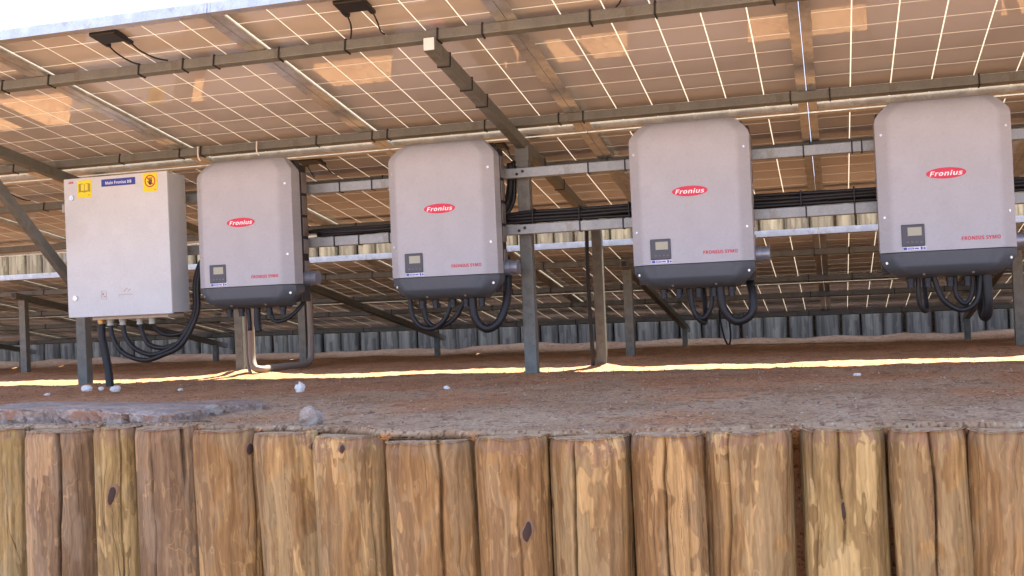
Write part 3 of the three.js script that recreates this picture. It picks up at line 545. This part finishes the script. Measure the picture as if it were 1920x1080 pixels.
{
  const b = thing('cable_bundle', 'black cable bundle lying along the top of the lower mounting rail', 'cables', null, [-0.8, 0.366, -4.9]);
  for (let i = 0; i < 7; i++) {
    const pts = []; for (let x = -2.5 + rr(0, 0.1); x <= 2.2; x += 0.22) {
      const thick = x > -1.55 ? 1 : 0.55;
      pts.push([x + 0.8, 0.009 + (i % 4) * 0.0155 * thick + rr(-0.002, 0.003), -0.012 + Math.floor(i / 4) * 0.022 + ((i % 4) % 2) * 0.006 + rr(-0.003, 0.003)]);
    }
    obj('cable', hose(pts, 0.0085, 0, 8), M.hose, b);
  }
  for (const x of [-1.32, -1.1, -0.87, -0.4, -0.12, 0.1]) obj('cable_tie', rbox(0.007, 0.072, 0.058, 0.002, x + 0.8, 0.034, 0.001), M.tie, b);
}
conduit('black hose climbing the left side of the steel post to the upper rail', [[-1.60, 0.385, -4.872], [-1.52, 0.405, -4.868], [-1.465, 0.44, -4.885], [-1.447, 0.50, -4.925], [-1.44, 0.57, -4.945], [-1.438, 0.66, -4.945]], 0.017, 0, 'cable');
conduit('second black hose beside the steel post, behind the climbing one', [[-1.56, 0.38, -4.90], [-1.47, 0.41, -4.91], [-1.432, 0.48, -4.945], [-1.424, 0.58, -4.955], [-1.425, 0.67, -4.955]], 0.012, 0, 'cable');
M.greyPipe = std(lin(0.24, 0.22, 0.20), 0.45, 0, {});
tag(obj('grey_pipe', hose([[-3.735, 0.35, -6.50], [-3.735, 0.0, -6.495], [-3.732, -0.2, -6.49], [-3.722, -0.30, -6.475], [-3.69, -0.355, -6.455], [-3.66, -0.365, -6.47], [-3.66, -0.366, -6.62], [-3.69, -0.372, -6.95], [-3.72, -0.375, -7.22], [-3.728, -0.35, -7.32], [-3.73, -0.26, -7.345], [-3.73, 0.0, -7.35], [-3.73, 0.15, -7.35]], 0.024, 0, 14), M.greyPipe), 'grey pipe bending from a rear post into the strip of sunlight', 'pipe');
tag(obj('grey_pipe', hose([[-3.772, 0.35, -6.50], [-3.772, 0.0, -6.495], [-3.768, -0.2, -6.49], [-3.755, -0.33, -6.475], [-3.72, -0.40, -6.45]], 0.011, 0, 10), M.greyPipe), 'thin cable pipe beside the rear post, left of the sunlit bend', 'pipe');
conduit('black cable running down the left side of the rear post near centre', [[-1.425, 0.42, -6.50], [-1.43, 0.25, -6.505], [-1.43, 0.0, -6.51], [-1.425, -0.25, -6.51], [-1.425, -0.45, -6.51]], 0.012, 0, 'cable');
conduit('pair of thin black leads dangling from the far array, centre right', [[-1.0, -0.12, -9.95], [-0.99, -0.25, -9.95], [-0.96, -0.40, -9.95], [-0.93, -0.46, -9.96], [-0.91, -0.40, -9.96], [-0.92, -0.2, -9.98], [-0.93, -0.12, -9.98]], 0.008, 0, 'cable');

// ---------------------------------------------------------------- slab, stones, litter
{
  const P = [[-2.86, 3.10], [-2.72, 3.09], [-2.6, 3.13], [-2.5, 3.09], [-2.4, 3.11], [-2.3, 3.06], [-2.22, 3.08], [-2.14, 3.05], [-2.07, 3.09], [-2.06, 3.2], [-2.11, 3.34], [-2.09, 3.5], [-2.03, 3.62], [-2.05, 3.76], [-2.1, 3.92], [-2.22, 3.98], [-2.40, 3.96], [-2.58, 3.78], [-2.75, 3.72], [-2.9, 3.68], [-3.0, 3.52], [-2.96, 3.3]];
  const sh = new THREE.Shape(P.map(([x, f]) => new THREE.Vector2(x, f)));
  const fine = []; for (let i = 0; i < P.length; i++) { const a = P[i], b = P[(i + 1) % P.length]; for (let k = 0; k < 5; k++) { const t = k / 5, j = k ? 0.012 : 0; fine.push(new THREE.Vector2(lerp(a[0], b[0], t) + rr(-j, j), lerp(a[1], b[1], t) + rr(-j, j))); } }
  const g0 = new THREE.ExtrudeGeometry(new THREE.Shape(fine), { depth: 0.055, bevelEnabled: true, bevelSize: 0.008, bevelThickness: 0.008, bevelSegments: 2, steps: 4 });
  g0.rotateX(-Math.PI / 2); // shape (x, f) -> (x, up, -f)
  const p = g0.attributes.position;
  for (let i = 0; i < p.count; i++) {
    const x = p.getX(i), y = p.getY(i), f = -p.getZ(i), side = y > 0.0 && y < 0.054 ? 1 : 0.25;
    p.setXYZ(i, x + (fbm(f * 30 + y * 70, x * 30, 811, 3) - 0.5) * 0.022 * side, y + (fbm(x * 6, f * 6, 815, 3) - 0.5) * 0.014 - 0.055 * smooth(3.35, 3.95, f) - 0.02 * smooth(-2.35, -2.1, x), -(f + (fbm(x * 30 + y * 70, f * 30, 813, 3) - 0.5) * 0.035 * side));
  }
  g0.translate(0, -0.352, 0); g0.computeVertexNormals();
  const cuv = uvBox(toCreasedNormals(g0, 0.7), 1.6);
  const conc = tex(512, 512, (u, v) => { const a = fbm(u * 8, v * 8, 821, 4, 8, 8), b = fbm(u * 70, v * 70, 823, 3, 70, 70), s = smooth(0.6, 0.7, fbm(u * 12, v * 12, 825, 4, 12, 12)); const g = 150 + (a - 0.5) * 60 + (b - 0.5) * 70; return mixc([g * 1.03, g * 0.97, g * 0.93], [150, 112, 88], s * 0.6); });
  M.concrete = std(lin(1.0, 0.90, 0.80), 0.9, 0, { map: conc, bumpMap: soilBump, bumpScale: 0.006 });
  tag(obj('concrete_slab', cuv, M.concrete), 'low broken-edged concrete slab in the soil below the cabinet', 'slab');
}
function rock(size, s, sq = [1, 0.8, 1], rough = 0.5) {
  const g = mergeVertices(new THREE.IcosahedronGeometry(1, 5).deleteAttribute('normal').deleteAttribute('uv')), p = g.attributes.position;
  for (let i = 0; i < p.count; i++) {
    const v = new THREE.Vector3().fromBufferAttribute(p, i), k = 1 + (fbm(v.x * 1.5 + v.z + 7, v.y * 1.5 + v.z * 0.7 + 3, s, 3) - 0.5) * rough * 1.6 + (fbm(v.x * 5 + v.z * 3 + 7, v.y * 5 - v.z * 2, s + 3, 3) - 0.5) * 0.3;
    p.setXYZ(i, v.x * k * size * sq[0], v.y * k * size * sq[1], v.z * k * size * sq[2]);
  }
  const h = toCreasedNormals(g, 0.45); return uvBox(h, 6);
}
M.stone = std(lin(0.95, 0.93, 0.93), 0.9, 0, { bumpMap: soilBump, bumpScale: 0.006 }); M.stone.color = lin(0.46, 0.39, 0.32);
M.plaster = std(lin(0.82, 0.83, 0.80), 0.7);
for (const [x, f, s, sq, m, name, label, cat] of [
  [-2.08, 3.34, 0.034, [1.2, 0.75, 1], M.stone, 'stone', 'flat grey stone left of the larger lump, near the slab tip', 'stone'],
  [-2.21, 3.28, 0.018, [1, 0.8, 1], M.stone, 'stone', 'small grey stone against the front edge of the slab', 'stone'],
  [-1.52, 2.98, 0.035, [1.05, 0.95, 1], M.stone, 'stone', 'rough grey lump standing on the tops of the front logs', 'stone'],
  [-2.27, 4.35, 0.026, [0.85, 1.05, 0.8], M.plaster, 'white_chunk', 'largest white chunk, standing alone right of the slab', 'chunk'],
  [-3.59, 4.63, 0.024, [1.1, 0.8, 0.8], M.plaster, 'white_chunk', 'white shard at the foot of the cabinet post', 'chunk'],
  [-3.50, 4.62, 0.013, [1, 0.8, 0.8], M.plaster, 'white_chunk', 'tiny white shard between the cabinet post and thick conduit', 'chunk'],
  [-3.40, 4.60, 0.024, [1.1, 0.85, 0.8], M.plaster, 'white_chunk', 'white shard at the foot of the thick conduit', 'chunk'],
  [-3.72, 4.5, 0.014, [1.3, 0.6, 0.8], M.plaster, 'white_chunk', 'flat white shard left of the cabinet post', 'chunk'],
  [-4.25, 4.75, 0.014, [1.5, 0.6, 0.8], M.plaster, 'white_chunk', 'flat white shard near the left picture edge', 'chunk'],
  [-3.05, 4.62, 0.012, [1.4, 0.6, 0.8], M.plaster, 'white_chunk', 'small white shard behind the slab, right of the conduit', 'chunk'],
  [-1.59, 4.36, 0.013, [1.2, 0.7, 0.8], M.plaster, 'white_chunk', 'small white shard on bare soil under the second inverter', 'chunk'],
  [0.07, 4.52, 0.012, [1.2, 0.6, 0.8], M.plaster, 'white_chunk', 'tiny white shard on bare soil towards the right inverter', 'chunk'],
]) { const r = obj(name, rock(s, 700 + Math.round(x * 100), sq), m); r.position.set(x, groundY(x, f) + s * sq[1] * 0.55, -f); r.rotation.y = rr(0, 6); tag(r, label, cat, name === 'white_chunk' ? 'white chunks on the soil' : 'loose grey stones'); }
{
  const place = (name, geo, mat, n, x0, x1, f0, f1, s0, s1, cols, flat) => {
    const im = new THREE.InstancedMesh(geo, mat, n), q = new THREE.Matrix4(), e = new THREE.Euler(), c = new THREE.Color();
    for (let i = 0; i < n; i++) {
      const x = rr(x0, x1), f = Math.max(f0 + (f1 - f0) * Math.pow(rnd(), 1.2), frontLine(x) + 0.09), s = s0 + (s1 - s0) * Math.pow(rnd(), 4);
      e.set(flat ? rr(-0.15, 0.15) : rr(0, 6), rr(0, 6), flat ? rr(-0.15, 0.15) : rr(0, 6));
      q.makeRotationFromEuler(e).scale(new THREE.Vector3(s, s, s)).setPosition(x, groundY(x, f) + s * 0.25, -f); im.setMatrixAt(i, q);
      const k = cols[Math.floor(rnd() * cols.length)], v = rr(0.8, 1.15); im.setColorAt(i, c.setRGB(k[0] * v, k[1] * v, k[2] * v));
    }
    im.name = name; im.userData = { kind: 'stuff', label: name === 'gravel' ? 'fine reddish gravel scattered over the terrace soil' : 'scattered dry twigs and leaf bits on the terrace soil', category: name === 'gravel' ? 'gravel' : 'litter' }; scene.add(im);
  };
  const peb = new THREE.IcosahedronGeometry(1, 0).scale(1, 0.7, 0.85), twig = new THREE.CylinderGeometry(0.05, 0.035, 1, 5).rotateZ(Math.PI / 2);
  const W = std(new THREE.Color(1, 1, 1), 0.9);
  place('gravel', peb, W, 16000, -4.8, 1.3, 2.7, 6.9, 0.0012, 0.0055, [[0.38, 0.24, 0.15], [0.42, 0.28, 0.19], [0.32, 0.20, 0.13], [0.42, 0.32, 0.24], [0.26, 0.16, 0.11]], false);
  place('twigs', twig, W.clone(), 450, -4.6, 1.3, 2.75, 6.0, 0.010, 0.036, [[0.10, 0.06, 0.04], [0.2, 0.13, 0.08], [0.36, 0.26, 0.16]], true);
}
scene.traverse(o => { if (o.isMesh) { o.castShadow = true; o.receiveShadow = true; } });
renderer.render(scene, camera);
